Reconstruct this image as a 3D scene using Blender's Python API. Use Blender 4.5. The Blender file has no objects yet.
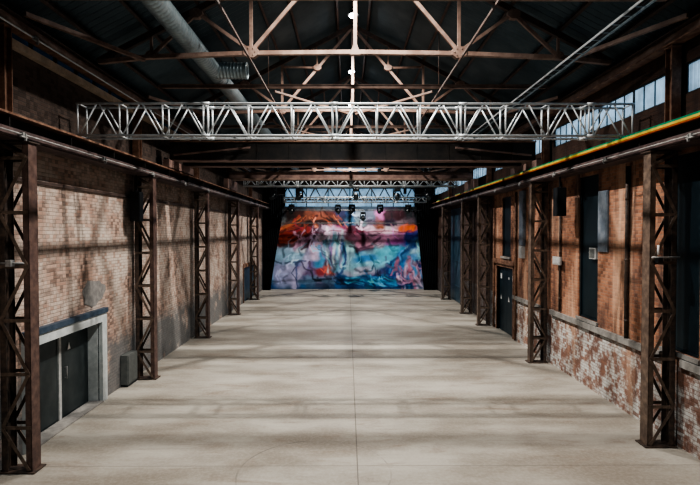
import bpy, bmesh, math, random
import numpy as np
from mathutils import Vector, Matrix, noise

random.seed(7)
scene = bpy.context.scene
COL = scene.collection
R = math.radians

# ------------------------------------------------------------------ helpers
class MB:
    """collects shapes and links them as ONE mesh object"""
    def __init__(self):
        self.bm = bmesh.new()
    def _hexa(self, pts):
        v = [self.bm.verts.new(p) for p in pts]
        for f in ((0,3,2,1),(4,5,6,7),(0,1,5,4),(1,2,6,5),(2,3,7,6),(3,0,4,7)):
            self.bm.faces.new([v[i] for i in f])
        return self
    def box(self, x0, x1, y0, y1, z0, z1):
        x0, x1 = min(x0,x1), max(x0,x1); y0, y1 = min(y0,y1), max(y0,y1); z0, z1 = min(z0,z1), max(z0,z1)
        return self._hexa([(x0,y0,z0),(x1,y0,z0),(x1,y1,z0),(x0,y1,z0),(x0,y0,z1),(x1,y0,z1),(x1,y1,z1),(x0,y1,z1)])
    def bar(self, p, q, w, h, up=(0,0,1)):
        p, q = Vector(p), Vector(q); d = (q-p).normalized(); u = Vector(up)
        s = d.cross(u)
        if s.length < 1e-4: s = d.cross(Vector((0,1,0)))
        s.normalize(); u = s.cross(d).normalized()
        a, b = s*w/2, u*h/2
        return self._hexa([p-a-b, p+a-b, q+a-b, q-a-b, p-a+b, p+a+b, q+a+b, q-a+b])
    def tube(self, p, q, r, seg=10, r2=None, caps=True):
        p, q = Vector(p), Vector(q); d = (q-p).normalized()
        s = d.orthogonal().normalized(); t = d.cross(s)
        r2 = r if r2 is None else r2
        A, B = [], []
        for i in range(seg):
            a = 2*math.pi*i/seg; o = s*math.cos(a)+t*math.sin(a)
            A.append(self.bm.verts.new(p+o*r)); B.append(self.bm.verts.new(q+o*r2))
        for i in range(seg):
            j = (i+1)%seg
            f = self.bm.faces.new((A[i],A[j],B[j],B[i])); f.smooth = True
        if caps:
            self.bm.faces.new(A[::-1]); self.bm.faces.new(B)
        return self
    def path(self, pts, r, seg=8):
        for a, b in zip(pts[:-1], pts[1:]): self.tube(a, b, r, seg)
        return self
    def sphere(self, c, r, seg=12, ring=8, sz=1.0):
        g = bmesh.ops.create_uvsphere(self.bm, u_segments=seg, v_segments=ring, radius=r, matrix=Matrix.Translation(c) @ Matrix.Diagonal((1,1,sz,1)))
        for v in g['verts']:
            for f in v.link_faces: f.smooth = True
        return self
    def lathe_y(self, c, prof, seg=28):
        """prof: list of (y, r); axis along Y through c=(x,z)"""
        rings = []
        for y, r in prof:
            rings.append([self.bm.verts.new((c[0]+r*math.cos(2*math.pi*i/seg), y, c[1]+r*math.sin(2*math.pi*i/seg))) for i in range(seg)])
        for a, b in zip(rings[:-1], rings[1:]):
            for i in range(seg):
                j = (i+1)%seg
                f = self.bm.faces.new((a[i],a[j],b[j],b[i])); f.smooth = True
        return self
    def lathe_x(self, c, prof, seg=24):
        rings = []
        for x, r in prof:
            rings.append([self.bm.verts.new((x, c[0]+r*math.cos(2*math.pi*i/seg), c[1]+r*math.sin(2*math.pi*i/seg))) for i in range(seg)])
        for a, b in zip(rings[:-1], rings[1:]):
            for i in range(seg):
                j = (i+1)%seg
                f = self.bm.faces.new((a[i],a[j],b[j],b[i])); f.smooth = True
        return self
    def poly(self, pts):
        self.bm.faces.new([self.bm.verts.new(p) for p in pts]); return self
    def build(self, name, mat, parent=None, loc=None, bevel=0):
        bmesh.ops.recalc_face_normals(self.bm, faces=self.bm.faces[:])
        me = bpy.data.meshes.new(name); self.bm.to_mesh(me); self.bm.free()
        o = bpy.data.objects.new(name, me); COL.objects.link(o)
        if mat: me.materials.append(mat)
        if parent: o.parent = parent
        if loc: o.location = loc
        if bevel:
            m = o.modifiers.new('bevel','BEVEL'); m.width = bevel; m.segments = 2; m.limit_method = 'ANGLE'
        return o

def tag(o, label, cat, group=None, kind=None):
    o['label'] = label; o['category'] = cat
    if group: o['group'] = group
    if kind: o['kind'] = kind
    return o
def thing(name, label, cat, loc=(0,0,0), group=None, kind='thing'):
    o = bpy.data.objects.new(name, None); COL.objects.link(o); o.location = loc
    o.empty_display_size = .2
    return tag(o, label, cat, group, kind)
def copy_tree(o, parent=None):
    c = o.copy(); COL.objects.link(c); c.parent = parent
    for ch in list(o.children): copy_tree(ch, c)
    return c
def dup(o, loc, label, group=None):
    c = copy_tree(o); c.location = loc; c['label'] = label
    if group: c['group'] = group
    return c

# ------------------------------------------------------------------ camera frame (metres; camera at origin of depth)
F, VPX, VPY = 503.0, 347.5, 231.5
CX, CZ = -0.19, 4.5
def ux(px, D): return (px-VPX)*D/F + CX
def uz(py, D): return CZ + (VPY-py)*D/F

cam = bpy.data.cameras.new('camera'); cam.sensor_width = 36; cam.lens = F/700*36
cam.clip_end = 200
co = bpy.data.objects.new('camera', cam); COL.objects.link(co)
co.location = (CX, 0, CZ)
co.rotation_euler = (R(90)-math.atan(11/F), 0, -math.atan(2.5/F))
scene.camera = co

# ------------------------------------------------------------------ materials
class NT:
    def __init__(self, name):
        self.m = bpy.data.materials.new(name); self.m.use_nodes = True
        self.t = self.m.node_tree; self.b = self.t.nodes['Principled BSDF']
    def n(self, kind, **kw):
        n = self.t.nodes.new(kind)
        for k, v in kw.items():
            if k.startswith('i_'):
                key = k[2:].replace('_', ' ')
                n.inputs[int(key) if key.isdigit() else key].default_value = v
            else: setattr(n, k, v)
        return n
    def l(self, a, b): self.t.links.new(a, b)
    def val(self, x):
        return x
    def math(self, op, a, b=None, clamp=False):
        n = self.n('ShaderNodeMath', operation=op, use_clamp=clamp)
        for i, x in enumerate((a, b)):
            if x is None: continue
            if isinstance(x, (int, float)): n.inputs[i].default_value = x
            else: self.l(x, n.inputs[i])
        return n.outputs[0]
    def mix(self, fac, a, b, blend='MIX'):
        n = self.n('ShaderNodeMix', data_type='RGBA', blend_type=blend)
        for i, x in ((0, fac), (6, a), (7, b)):
            if isinstance(x, (int, float)): n.inputs[i].default_value = x
            elif isinstance(x, tuple): n.inputs[i].default_value = (*x, 1) if len(x) == 3 else x
            else: self.l(x, n.inputs[i])
        return n.outputs[2]
    def noise(self, vec, scale, detail=5, rough=.55, dist=0):
        n = self.n('ShaderNodeTexNoise'); n.inputs['Scale'].default_value = scale
        n.inputs['Detail'].default_value = detail; n.inputs['Roughness'].default_value = rough
        n.inputs['Distortion'].default_value = dist
        if vec: self.l(vec, n.inputs['Vector'])
        return n.outputs[0]
    def ramp(self, x, lo, hi):
        n = self.n('ShaderNodeMapRange', interpolation_type='SMOOTHSTEP'); self.l(x, n.inputs[0])
        n.inputs[1].default_value = lo; n.inputs[2].default_value = hi
        return n.outputs[0]
    def obj(self): return self.n('ShaderNodeTexCoord').outputs['Object']
    def scaled(self, vec, s):
        n = self.n('ShaderNodeVectorMath', operation='MULTIPLY'); self.l(vec, n.inputs[0]); n.inputs[1].default_value = s
        return n.outputs[0]
    def bump(self, h, strength=.4, dist=.02):
        n = self.n('ShaderNodeBump'); n.inputs['Strength'].default_value = strength; n.inputs['Distance'].default_value = dist
        self.l(h, n.inputs['Height']); self.l(n.outputs[0], self.b.inputs['Normal'])

def steel(name, c1, c2, rough=.6, metal=.0, scale=6, lo=.35, hi=.7):
    t = NT(name); v = t.obj()
    f = t.ramp(t.noise(v, scale, 6, .65), lo, hi)
    t.l(t.mix(f, c1, c2), t.b.inputs['Base Color'])
    t.b.inputs['Roughness'].default_value = rough; t.b.inputs['Metallic'].default_value = metal
    t.bump(t.noise(v, scale*5, 3), .15, .004)
    return t.m

M = {}
M['column'] = steel('column_paint', (.085,.050,.042), (.17,.105,.082), .55)
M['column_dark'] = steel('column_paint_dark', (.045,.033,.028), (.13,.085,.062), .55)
M['lacing'] = steel('lacing_paint', (.10,.068,.052), (.21,.15,.11), .55)
M['truss'] = steel('truss_primer', (.19,.12,.092), (.33,.235,.19), .6, 0, 3)
M['truss_dark'] = steel('truss_dark', (.05,.032,.026), (.10,.06,.045), .65)
M['rust'] = steel('rusty_flange', (.15,.072,.045), (.31,.185,.12), .7, 0, 5)
M['girder'] = steel('girder_dark', (.022,.019,.018), (.06,.045,.036), .6, 0, 2)
M['channel'] = steel('channel_plum', (.075,.05,.047), (.15,.10,.09), .5, 0, 3)
M['crane_brown'] = steel('crane_brown', (.16,.10,.085), (.30,.20,.165), .6, 0, 2)
M['alu'] = steel('aluminium', (.62,.68,.72), (.76,.81,.84), .4, .15, 8)
M['galv'] = steel('galvanised', (.26,.32,.345), (.37,.44,.47), .32, .4, 1.2)
M['pipe'] = steel('conduit', (.25,.25,.25), (.42,.42,.41), .45, .3, 6)
M['black'] = steel('black_plastic', (.008,.008,.009), (.018,.018,.019), .5, 0, 9)
M['grille'] = steel('black_grille', (.006,.006,.007), (.03,.03,.032), .7, 0, 60)
M['navy'] = steel('navy_door', (.009,.020,.029), (.018,.034,.044), .4, 0, 2)
M['teal'] = steel('blackout_board', (.007,.014,.018), (.013,.024,.030), .45, 0, 1)
M['bluedoor'] = steel('blue_sheet', (.03,.055,.08), (.06,.10,.135), .35, 0, 2)
M['doorgrey'] = steel('grey_door', (.028,.033,.033), (.05,.056,.055), .42, 0, 2)
M['concrete'] = steel('pale_concrete', (.42,.46,.47), (.55,.59,.60), .75, 0, 5)
M['flash'] = steel('slate_flashing', (.035,.055,.085), (.07,.095,.13), .45, 0, 4)
M['cabinet'] = steel('cabinet_grey', (.11,.115,.11), (.16,.165,.155), .5, 0, 5)
M['greybox'] = steel('light_grey_box', (.40,.41,.41), (.52,.53,.53), .5, 0, 9)
M['trunk'] = steel('blue_grey_trunk', (.12,.145,.18), (.24,.27,.31), .45, 0, 3)
M['white'] = steel('white_sticker', (.75,.76,.76), (.85,.85,.85), .5, 0, 9)
M['cloth'] = steel('black_cloth', (.004,.005,.006), (.010,.011,.012), .95, 0, 3)
M['green'] = steel('green_bar', (.0,.17,.09), (.01,.30,.15), .4, 0, 2)
M['yellow'] = steel('yellow_bar', (.50,.37,.05), (.68,.52,.10), .4, 0, 2)
M['red'] = steel('red_bar', (.42,.08,.02), (.55,.14,.03), .4, 0, 2)
M['wood'] = steel('brown_board', (.14,.11,.085), (.24,.19,.15), .7, 0, 4)
M['frame_dark'] = steel('frame_dark', (.04,.05,.055), (.07,.08,.085), .5, 0, 4)
M['ledge'] = steel('tan_ledge', (.40,.32,.24), (.56,.46,.36), .85, 0, 4)
M['cement'] = steel('cement', (.17,.165,.16), (.27,.26,.25), .9, 0, 7)
M['insul'] = steel('grey_plaster', (.21,.20,.19), (.33,.32,.30), .85, 0, 4)

def emit(name, col, s):
    m = bpy.data.materials.new(name); m.use_nodes = True
    b = m.node_tree.nodes['Principled BSDF']; b.inputs['Base Color'].default_value = (*col,1)
    b.inputs['Emission Color'].default_value = (*col,1); b.inputs['Emission Strength'].default_value = s
    return m
M['bulb'] = emit('lamp_lens', (.93,.97,1), 55)

def pane_mat(name, col, wave=22.0):
    t = NT(name); t.t.nodes.remove(t.b)
    v = t.obj(); out = t.t.nodes['Material Output']
    f = t.noise(v, 1.3, 5, .6)
    c = t.mix(t.ramp(f, .3, .7), tuple(x*.55 for x in col), col)
    tr = t.n('ShaderNodeBsdfTranslucent'); df = t.n('ShaderNodeBsdfDiffuse')
    t.l(c, tr.inputs[0]); t.l(t.mix(.5, c, (.3,.35,.4)), df.inputs[0])
    mx = t.n('ShaderNodeMixShader'); mx.inputs[0].default_value = .22
    t.l(tr.outputs[0], mx.inputs[1]); t.l(df.outputs[0], mx.inputs[2]); t.l(mx.outputs[0], out.inputs[0])
    return t.m
M['pane'] = pane_mat('corrugated_pane', (.62,.74,.80))
M['pane_far'] = pane_mat('far_pane', (.30,.40,.46))
M['pane_dark'] = pane_mat('shade_tinted_pane', (.012,.022,.03))  # windows unlit from outside, that shade is put into the pane colour

def brick_mat(name, c1, c2, mortar, soot, white=None, whitez=(1.7,1.75), whitescale=2.5, wlo=.40, whi=.55, sootlo=.45, soothi=.75, bw=.25, rh=.084, grime=None, cellp=.80, cella=.55, dark_top=None, dark_y=None, wash=None, low=None):
    t = NT(name); v = t.obj()
    sp = t.n('ShaderNodeSeparateXYZ'); t.l(v, sp.inputs[0])
    cb = t.n('ShaderNodeCombineXYZ')
    hx = t.math('ADD', sp.outputs[0], sp.outputs[1])
    t.l(hx, cb.inputs[0]); t.l(sp.outputs[2], cb.inputs[1])
    wob = t.n('ShaderNodeTexNoise'); wob.inputs['Scale'].default_value = 1.5; t.l(v, wob.inputs['Vector'])
    wv = t.n('ShaderNodeVectorMath', operation='MULTIPLY_ADD'); t.l(wob.outputs['Color'], wv.inputs[0]); wv.inputs[1].default_value = (.04,.04,0); t.l(cb.outputs[0], wv.inputs[2])
    br = t.n('ShaderNodeTexBrick'); t.l(wv.outputs[0], br.inputs['Vector'])
    br.inputs['Scale'].default_value = 1; br.inputs['Brick Width'].default_value = bw; br.inputs['Row Height'].default_value = rh
    br.inputs['Mortar Size'].default_value = .011; br.inputs['Mortar Smooth'].default_value = .4; br.inputs['Bias'].default_value = -.1
    br.inputs['Color1'].default_value = (*c1,1); br.inputs['Color2'].default_value = (*c2,1); br.inputs['Mortar'].default_value = (*mortar,1)
    c = br.outputs['Color']
    # individual dark / pale bricks
    cell = t.n('ShaderNodeTexWhiteNoise', noise_dimensions='2D')
    fl = t.n('ShaderNodeVectorMath', operation='FLOOR'); dv = t.n('ShaderNodeVectorMath', operation='DIVIDE')
    t.l(wv.outputs[0], dv.inputs[0]); dv.inputs[1].default_value = (bw*.5, rh, 1); t.l(dv.outputs[0], fl.inputs[0]); t.l(fl.outputs[0], cell.inputs['Vector'])
    c = t.mix(t.math('MULTIPLY', t.math('GREATER_THAN', cell.outputs[0], cellp), cella), c, soot)
    # soot and streaks running down
    st = t.noise(t.scaled(v, (1.1,1.1,.22)), 1.6, 6, .62)
    c = t.mix(t.math('MULTIPLY', t.ramp(st, sootlo, soothi), .8), c, soot)
    c = t.mix(t.math('MULTIPLY', t.ramp(t.noise(v, 9, 4, .6), .55, .8), .45), c, tuple(min(1,x*1.5) for x in c1))
    if low:
        zf = t.n('ShaderNodeMapRange'); t.l(sp.outputs[2], zf.inputs[0]); zf.inputs[1].default_value = 1.66; zf.inputs[2].default_value = 1.7
        zf.inputs[3].default_value = .7; zf.inputs[4].default_value = 0
        c = t.mix(zf.outputs[0], c, low)
    if white:
        wn = t.ramp(t.noise(v, whitescale, 7, .68), wlo, whi)
        zf = t.n('ShaderNodeMapRange'); t.l(sp.outputs[2], zf.inputs[0]); zf.inputs[1].default_value = whitez[0]; zf.inputs[2].default_value = whitez[1]
        zf.inputs[3].default_value = 1; zf.inputs[4].default_value = 0
        wm = t.math('MULTIPLY', wn, zf.outputs[0])
        # paint has worn off the joints
        wm = t.math('MULTIPLY', wm, t.math('SUBTRACT', 1.0, t.math('MULTIPLY', br.outputs['Fac'], .6)))
        wm = t.math('MULTIPLY', wm, t.math('SUBTRACT', 1.0, t.math('MULTIPLY', t.math('LESS_THAN', cell.outputs[0], .16), .8)))
        c = t.mix(wm, c, white)
    if grime:   # a painted dado low on the wall
        zf = t.n('ShaderNodeMapRange'); t.l(sp.outputs[2], zf.inputs[0]); zf.inputs[1].default_value = grime[1]-.5; zf.inputs[2].default_value = grime[1]
        zf.inputs[3].default_value = 1; zf.inputs[4].default_value = 0
        c = t.mix(t.math('MULTIPLY', zf.outputs[0], t.math('MULTIPLY', t.ramp(t.noise(v, 1.3, 5, .6), .31, .48), .85)), c, grime[0])
    if wash:    # pale lime runs
        c = t.mix(t.math('MULTIPLY', t.ramp(t.noise(t.scaled(v, (1.6,1.6,.12)), 1.3, 5, .6), .50, .72), wash[1]), c, wash[0])
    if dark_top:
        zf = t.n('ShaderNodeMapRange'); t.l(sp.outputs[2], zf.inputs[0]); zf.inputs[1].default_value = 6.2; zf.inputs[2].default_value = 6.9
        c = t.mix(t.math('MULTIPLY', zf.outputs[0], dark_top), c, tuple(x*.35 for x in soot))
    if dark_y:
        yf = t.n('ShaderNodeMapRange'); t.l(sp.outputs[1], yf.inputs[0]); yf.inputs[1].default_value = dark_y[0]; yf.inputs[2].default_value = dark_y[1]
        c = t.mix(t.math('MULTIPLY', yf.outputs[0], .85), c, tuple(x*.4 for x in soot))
    t.l(c, t.b.inputs['Base Color']); t.b.inputs['Roughness'].default_value = .88
    h = t.math('ADD', t.math('MULTIPLY', br.outputs['Fac'], -1.0), t.math('MULTIPLY', t.noise(v, 30, 4), .6))
    t.bump(h, .6, .012)
    return t.m
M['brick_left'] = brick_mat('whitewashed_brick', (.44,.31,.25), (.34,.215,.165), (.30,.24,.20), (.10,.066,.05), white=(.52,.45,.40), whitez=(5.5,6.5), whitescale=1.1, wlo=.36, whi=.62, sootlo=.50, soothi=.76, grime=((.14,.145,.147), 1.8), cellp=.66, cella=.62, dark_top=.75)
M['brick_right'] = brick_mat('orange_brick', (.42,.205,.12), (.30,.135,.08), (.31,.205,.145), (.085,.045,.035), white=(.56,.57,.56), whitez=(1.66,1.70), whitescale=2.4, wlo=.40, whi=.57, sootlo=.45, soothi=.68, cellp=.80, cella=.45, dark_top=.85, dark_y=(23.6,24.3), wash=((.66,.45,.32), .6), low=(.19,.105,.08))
M['brick_far'] = brick_mat('dark_brick', (.12,.07,.05), (.09,.05,.04), (.08,.06,.05), (.03,.02,.02))

def floor_mat():
    t = NT('worn_concrete'); v = t.obj()
    sp = t.n('ShaderNodeSeparateXYZ'); t.l(v, sp.inputs[0]); X, Y = sp.outputs[0], sp.outputs[1]
    big = t.ramp(t.noise(t.scaled(v, (.35,.8,1)), 1.0, 6, .62), .32, .7)
    c = t.mix(big, (.225,.20,.165), (.40,.383,.342))
    brown = t.ramp(t.noise(t.scaled(v, (.5,1.6,1)), 1.3, 7, .66, .6), .52, .74)
    c = t.mix(t.math('MULTIPLY', brown, .75), c, (.20,.15,.11))
    streak = t.ramp(t.noise(t.scaled(v, (.25,3.5,1)), 1.7, 6, .7), .5, .78)
    c = t.mix(t.math('MULTIPLY', streak, .5), c, (.16,.135,.115))
    fine = t.ramp(t.noise(v, 14, 6, .7), .35, .75)
    c = t.mix(t.math('MULTIPLY', fine, .3), c, (.50,.49,.46))
    spots = t.ramp(t.noise(v, 4, 9, .78), .60, .74)
    c = t.mix(t.math('MULTIPLY', spots, .5), c, (.17,.14,.12))
    # seam along the middle, cross joints
    seam = t.math('LESS_THAN', t.math('ABSOLUTE', X), .011)
    my = t.math('ABSOLUTE', t.math('SUBTRACT', t.math('MODULO', t.math('ADD', Y, 5.93*3-9.57+2.965), 5.93), 2.965))
    joint = t.math('MULTIPLY', t.math('LESS_THAN', my, .012), .45)
    # tyre circle
    dx = t.math('ADD', X, .81); dy = t.math('SUBTRACT', Y, 9.3)
    rr = t.math('SQRT', t.math('ADD', t.math('MULTIPLY', dx, dx), t.math('MULTIPLY', dy, dy)))
    ring = t.math('MULTIPLY', t.math('LESS_THAN', t.math('ABSOLUTE', t.math('SUBTRACT', rr, 1.43)), .016), t.ramp(t.noise(v, 1.1, 3), .38, .6))
    mk = t.math('MAXIMUM', t.math('MAXIMUM', t.math('MULTIPLY', seam, .75), joint), t.math('MULTIPLY', ring, .55))
    c = t.mix(mk, c, (.10,.085,.075))
    t.l(c, t.b.inputs['Base Color'])
    t.l(t.math('ADD', t.math('MULTIPLY', big, .2), .5), t.b.inputs['Roughness'])
    t.bump(t.noise(v, 20, 6, .7), .12, .01)
    return t.m
M['floor'] = floor_mat()
M['roof'] = steel('corrugated_roof', (.042,.064,.078), (.078,.11,.13), .5, .15, .8)

# ------------------------------------------------------------------ shell
WX, WO = 6.75, 7.15            # inner and outer wall faces
Y0, Y1 = -4.0, 41.0
MB().box(-WO, WO, Y0-.4, Y1+.4, -.3, 0).build('floor', M['floor'])
tag(bpy.data.objects['floor'], 'worn pale grey concrete floor with a centre seam', 'floor', None, 'structure')

def wall_side(name, sx, openings, mat, label, ztop=8.7):
    """openings: (y0,y1,z0,z1)"""
    m = MB()
    ys = sorted({Y0, Y1, *[o[0] for o in openings], *[o[1] for o in openings]})
    for a, b in zip(ys[:-1], ys[1:]):
        cy = (a+b)/2
        cuts = sorted([(o[2], o[3]) for o in openings if o[0] < cy < o[1]])
        z = 0
        for z0, z1 in cuts:
            if z0 > z: m.box(sx*WX, sx*WO, a, b, z, z0)
            z = z1
        if z < ztop: m.box(sx*WX, sx*WO, a, b, z, ztop)
    o = m.build(name, mat); tag(o, label, 'wall', None, 'structure'); return o

LCOL = [9.30+5.93*i for i in range(5)]
RCOL = [10.36, 17.08, 23.95, 27.40, 33.10]
# right openings
W_TALL = [(9.85,10.98,1.97,6.1), (13.90,15.04,1.97,6.1), (21.35,22.55,3.40,6.0)]
D_NAVY = (21.0,23.25,0,2.92)
D_BLUE = (30.9,34.7,0,6.0)
CL_R = [(3.6,10.40),(10.6,16.97),(17.47,23.84),(24.34,32.99),(33.49,40.6)]
wall_side('wall_right', 1, W_TALL+[D_NAVY, D_BLUE]+[(a,b,7.32,7.95) for a,b in CL_R], M['brick_right'], 'orange brick side wall with a whitewashed lower part')
D_GREY = (10.45,13.24,0,2.12)
D_LFAR = (31.6,35.4,0,2.2)
CL_L = [(3.6,15.1),(15.5,27.0),(27.4,40.6)]
wall_side('wall_left', -1, [D_GREY, D_LFAR]+[(a,b,8.22,8.56) for a,b in CL_L], M['brick_left'], 'whitewashed pinkish brick side wall with soot stains')

# far wall with window band and a gable slot
m = MB()
FW = (-5.3, 5.3, 6.35, 8.05); FG = (-2.2, 2.6, 9.25, 9.85)
m.box(-WX, WX, Y1, Y1+.4, 0, FW[2]); m.box(-WX, FW[0], Y1, Y1+.4, FW[2], FW[3]); m.box(FW[1], WX, Y1, Y1+.4, FW[2], FW[3])
m.box(-WX, WX, Y1, Y1+.4, FW[3], FG[2]); m.box(-WX, FG[0], Y1, Y1+.4, FG[2], FG[3]); m.box(FG[1], WX, Y1, Y1+.4, FG[2], FG[3])
m.box(-WX, WX, Y1, Y1+.4, FG[3], 12.6)
tag(m.build('wall_far', M['brick_far']), 'dark end wall behind the painted backdrop', 'wall', None, 'structure')
tag(MB().box(-WX, WX, Y0-.4, Y0, 0, 12.6).build('wall_near', M['brick_far']), 'end wall behind the viewer', 'wall', None, 'structure')

# roof: corrugated sheets, the ridges run from ridge to eave
SL = .517
def roof(name, sx, label):
    me = bpy.data.meshes.new(name); vs, fs = [], []
    n = int((Y1-Y0+.8)/.055)
    for i in range(n+1):
        y = Y0-.4+i*.055; dz = .028*math.sin(2*math.pi*i/4.0)
        for xx in (0, 7.3): vs.append((sx*xx, y, 12.30-SL*xx+dz))
        for xx in (0, 7.3): vs.append((sx*xx, y, 12.42-SL*xx+dz))
    for i in range(n):
        a, b = 4*i, 4*i+4
        fs += [(a,a+1,b+1,b), (a+2,b+2,b+3,a+3)]
    me.from_pydata(vs, [], fs); me.materials.append(M['roof'])
    o = bpy.data.objects.new(name, me); COL.objects.link(o)
    return tag(o, label, 'ceiling', None, 'structure')
roof('ceiling_left', -1, 'dark corrugated sheet roof slope on the duct side')
roof('ceiling_right', 1, 'dark corrugated sheet roof slope above the lit clerestory')

# ------------------------------------------------------------------ windows and doors (setting)
wi = [0]
def window(label):
    wi[0] += 1
    o = thing(f'window_{wi[0]}', label, 'window', kind='structure'); return o
ords = ['nearest', 'second', 'third', 'fourth', 'fifth', 'sixth']
for k, (a, b) in enumerate(CL_R):
    w = window(f'{ords[k]} pale blue clerestory window strip above the striped conductor bar')
    f = MB()
    f.box(WX+.03, WX+.06, a, b, 7.32, 7.35); f.box(WX+.03, WX+.06, a, b, 7.92, 7.95)
    n = max(2, round((b-a)/.42))
    for i in range(n+1):
        y = a+.02+(b-a-.04)*i/n; t = .03 if i % 4 == 0 else .008
        f.box(WX+.035, WX+.06, y-t, y+t, 7.32, 7.95)
    f.build('window_frame', M['frame_dark'], w)
    p = MB(); s = .12; n = int((b-a)/s*2)
    for i in range(n):
        y0 = a+(b-a)*i/n; y1 = a+(b-a)*(i+1)/n
        xa = WX+.07+(.02 if i % 2 else 0); xb = WX+.07+(0 if i % 2 else .02)
        p.poly([(xa,y0,7.33),(xb,y1,7.33),(xb,y1,7.94),(xa,y0,7.94)])
    p.build('pane', M['pane'], w)
for k, (a, b) in enumerate(CL_L):
    w = window(f'{ords[k]} dark narrow strip window under the eaves above the pale brick ledge')
    f = MB(); f.box(-WX-.05, -WX-.12, a, b, 8.22, 8.25); f.box(-WX-.05, -WX-.12, a, b, 8.53, 8.56)
    n = round((b-a)/.9)
    for i in range(n+1):
        y = a+.02+(b-a-.04)*i/n; f.box(-WX-.05, -WX-.12, y-.02, y+.02, 8.22, 8.56)
    f.build('window_frame', M['frame_dark'], w)
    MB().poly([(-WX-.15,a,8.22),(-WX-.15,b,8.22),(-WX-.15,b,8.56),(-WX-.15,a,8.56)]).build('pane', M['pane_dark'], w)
labs = ['boarded dark tall window behind the nearest right-hand column', 'boarded dark tall window with the small grille box beside it', 'boarded dark window above the navy folding door']
for (a, b, z0, z1), lab in zip(W_TALL, labs):
    w = window(lab)
    f = MB(); f.box(WX+.04, WX+.14, a, a+.06, z0, z1); f.box(WX+.04, WX+.14, b-.06, b, z0, z1); f.box(WX+.04, WX+.14, a, b, z1-.06, z1); f.box(WX+.04, WX+.14, a, b, z0, z0+.05)
    f.build('window_frame', M['teal'], w)
    MB().box(WX+.08, WX+.11, a+.06, b-.06, z0+.05, z1-.06).build('board', M['teal'], w)
    MB().box(WX-.06, WX+.2, a-.06, b+.06, z0-.09, z0-.002).build('sill', M['insul'], w)
w = window('wide pale window band above the painted backdrop')
f = MB()
for i in range(7):
    x = FW[0]+(FW[1]-FW[0])*i/6; f.box(x-.03, x+.04, Y1+.02, Y1+.12, FW[2], FW[3])
for z in (FW[2]+.03, FW[3]-.03): f.box(FW[0], FW[1], Y1+.02, Y1+.12, z-.03, z+.03)
f.build('window_frame', M['frame_dark'], w)
MB().poly([(FW[0],Y1+.15,FW[2]),(FW[1],Y1+.15,FW[2]),(FW[1],Y1+.15,FW[3]),(FW[0],Y1+.15,FW[3])]).build('pane', M['pane_far'], w)
w = window('narrow pale gable window high in the end wall')
f = MB()
for x in (FG[0]+.04, -1.1, .05, 1.3, FG[1]-.04): f.box(x-.07, x+.07, Y1+.02, Y1+.12, FG[2], FG[3])
f.build('window_frame', M['frame_dark'], w)
MB().poly([(FG[0],Y1+.15,FG[2]),(FG[1],Y1+.15,FG[2]),(FG[1],Y1+.15,FG[3]),(FG[0],Y1+.15,FG[3])]).build('pane', M['pane_far'], w)

# grey double door in the left wall, concrete surround
d = thing('door_1', 'dark grey double door recessed in a pale concrete surround', 'door', (-WX, 11.85, 0), kind='structure')
def L(o):  # keep world coordinates for children of an empty that is not at the origin
    o.matrix_parent_inverse = Matrix.Translation(o.parent.location).inverted(); return o
s = MB()
s.box(-WX-.02, -WX+.10, D_GREY[1], D_GREY[1]+.25, 0, 2.12)
s.box(-WX-.02, -WX+.10, D_GREY[0]-.36, D_GREY[0], 0, 2.12)
s.box(-WX-.02, -WX+.10, D_GREY[0]-.36, D_GREY[1]+.25, 2.12, 2.34)
s.box(-WX-.33, -WX-.021, D_GREY[1]-.02, D_GREY[1]-.001, 0, 2.12)
s.box(-WX-.33, -WX-.021, D_GREY[0]+.001, D_GREY[1]-.001, 2.10, 2.119)
L(s.build('door_surround', M['concrete'], d))
L(MB().box(-WX-.02, -WX+.13, D_GREY[0]-.40, D_GREY[1]+.28, 2.345, 2.47).build('flashing', M['flash'], d))
for a, b in ((D_GREY[0]+.02, 11.83), (11.95, D_GREY[1]-.025)):
    lf = L(MB().box(-WX-.33, -WX-.28, a, b, .03, 2.09).build('door_leaf', M['doorgrey'], d))
    q = MB()
    for y in (a+.05, b-.05): q.box(-WX-.279, -WX-.262, y-.04, y+.04, .04, 2.08)
    for z in (.1, 1.05, 2.03): q.box(-WX-.279, -WX-.264, a+.09, b-.09, z-.04, z+.04)
    q.build('leaf_frame', M['doorgrey'], lf).matrix_parent_inverse = Matrix.Translation(d.location).inverted()
L(MB().box(-WX-.33, -WX-.25, 11.84, 11.94, .03, 2.09).build('mullion', M['greybox'], d))
h = MB(); h.tube((-WX-.22,12.12,.95), (-WX-.22,12.12,1.25), .012); h.tube((-WX-.28,12.12,.97), (-WX-.22,12.12,.97), .01); h.tube((-WX-.28,12.12,1.23), (-WX-.22,12.12,1.23), .01)
L(h.build('handle', M['pipe'], d))
st = MB(); st.poly([(-WX-.258,12.22,1.62),(-WX-.258,12.36,1.62),(-WX-.258,12.29,1.80)])
L(st.build('sticker', M['white'], d))
L(MB().box(-WX-.25, -WX+.12, D_GREY[0]+.0, D_GREY[1]+.0, .002, .035).build('threshold', M['insul'], d))

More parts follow.
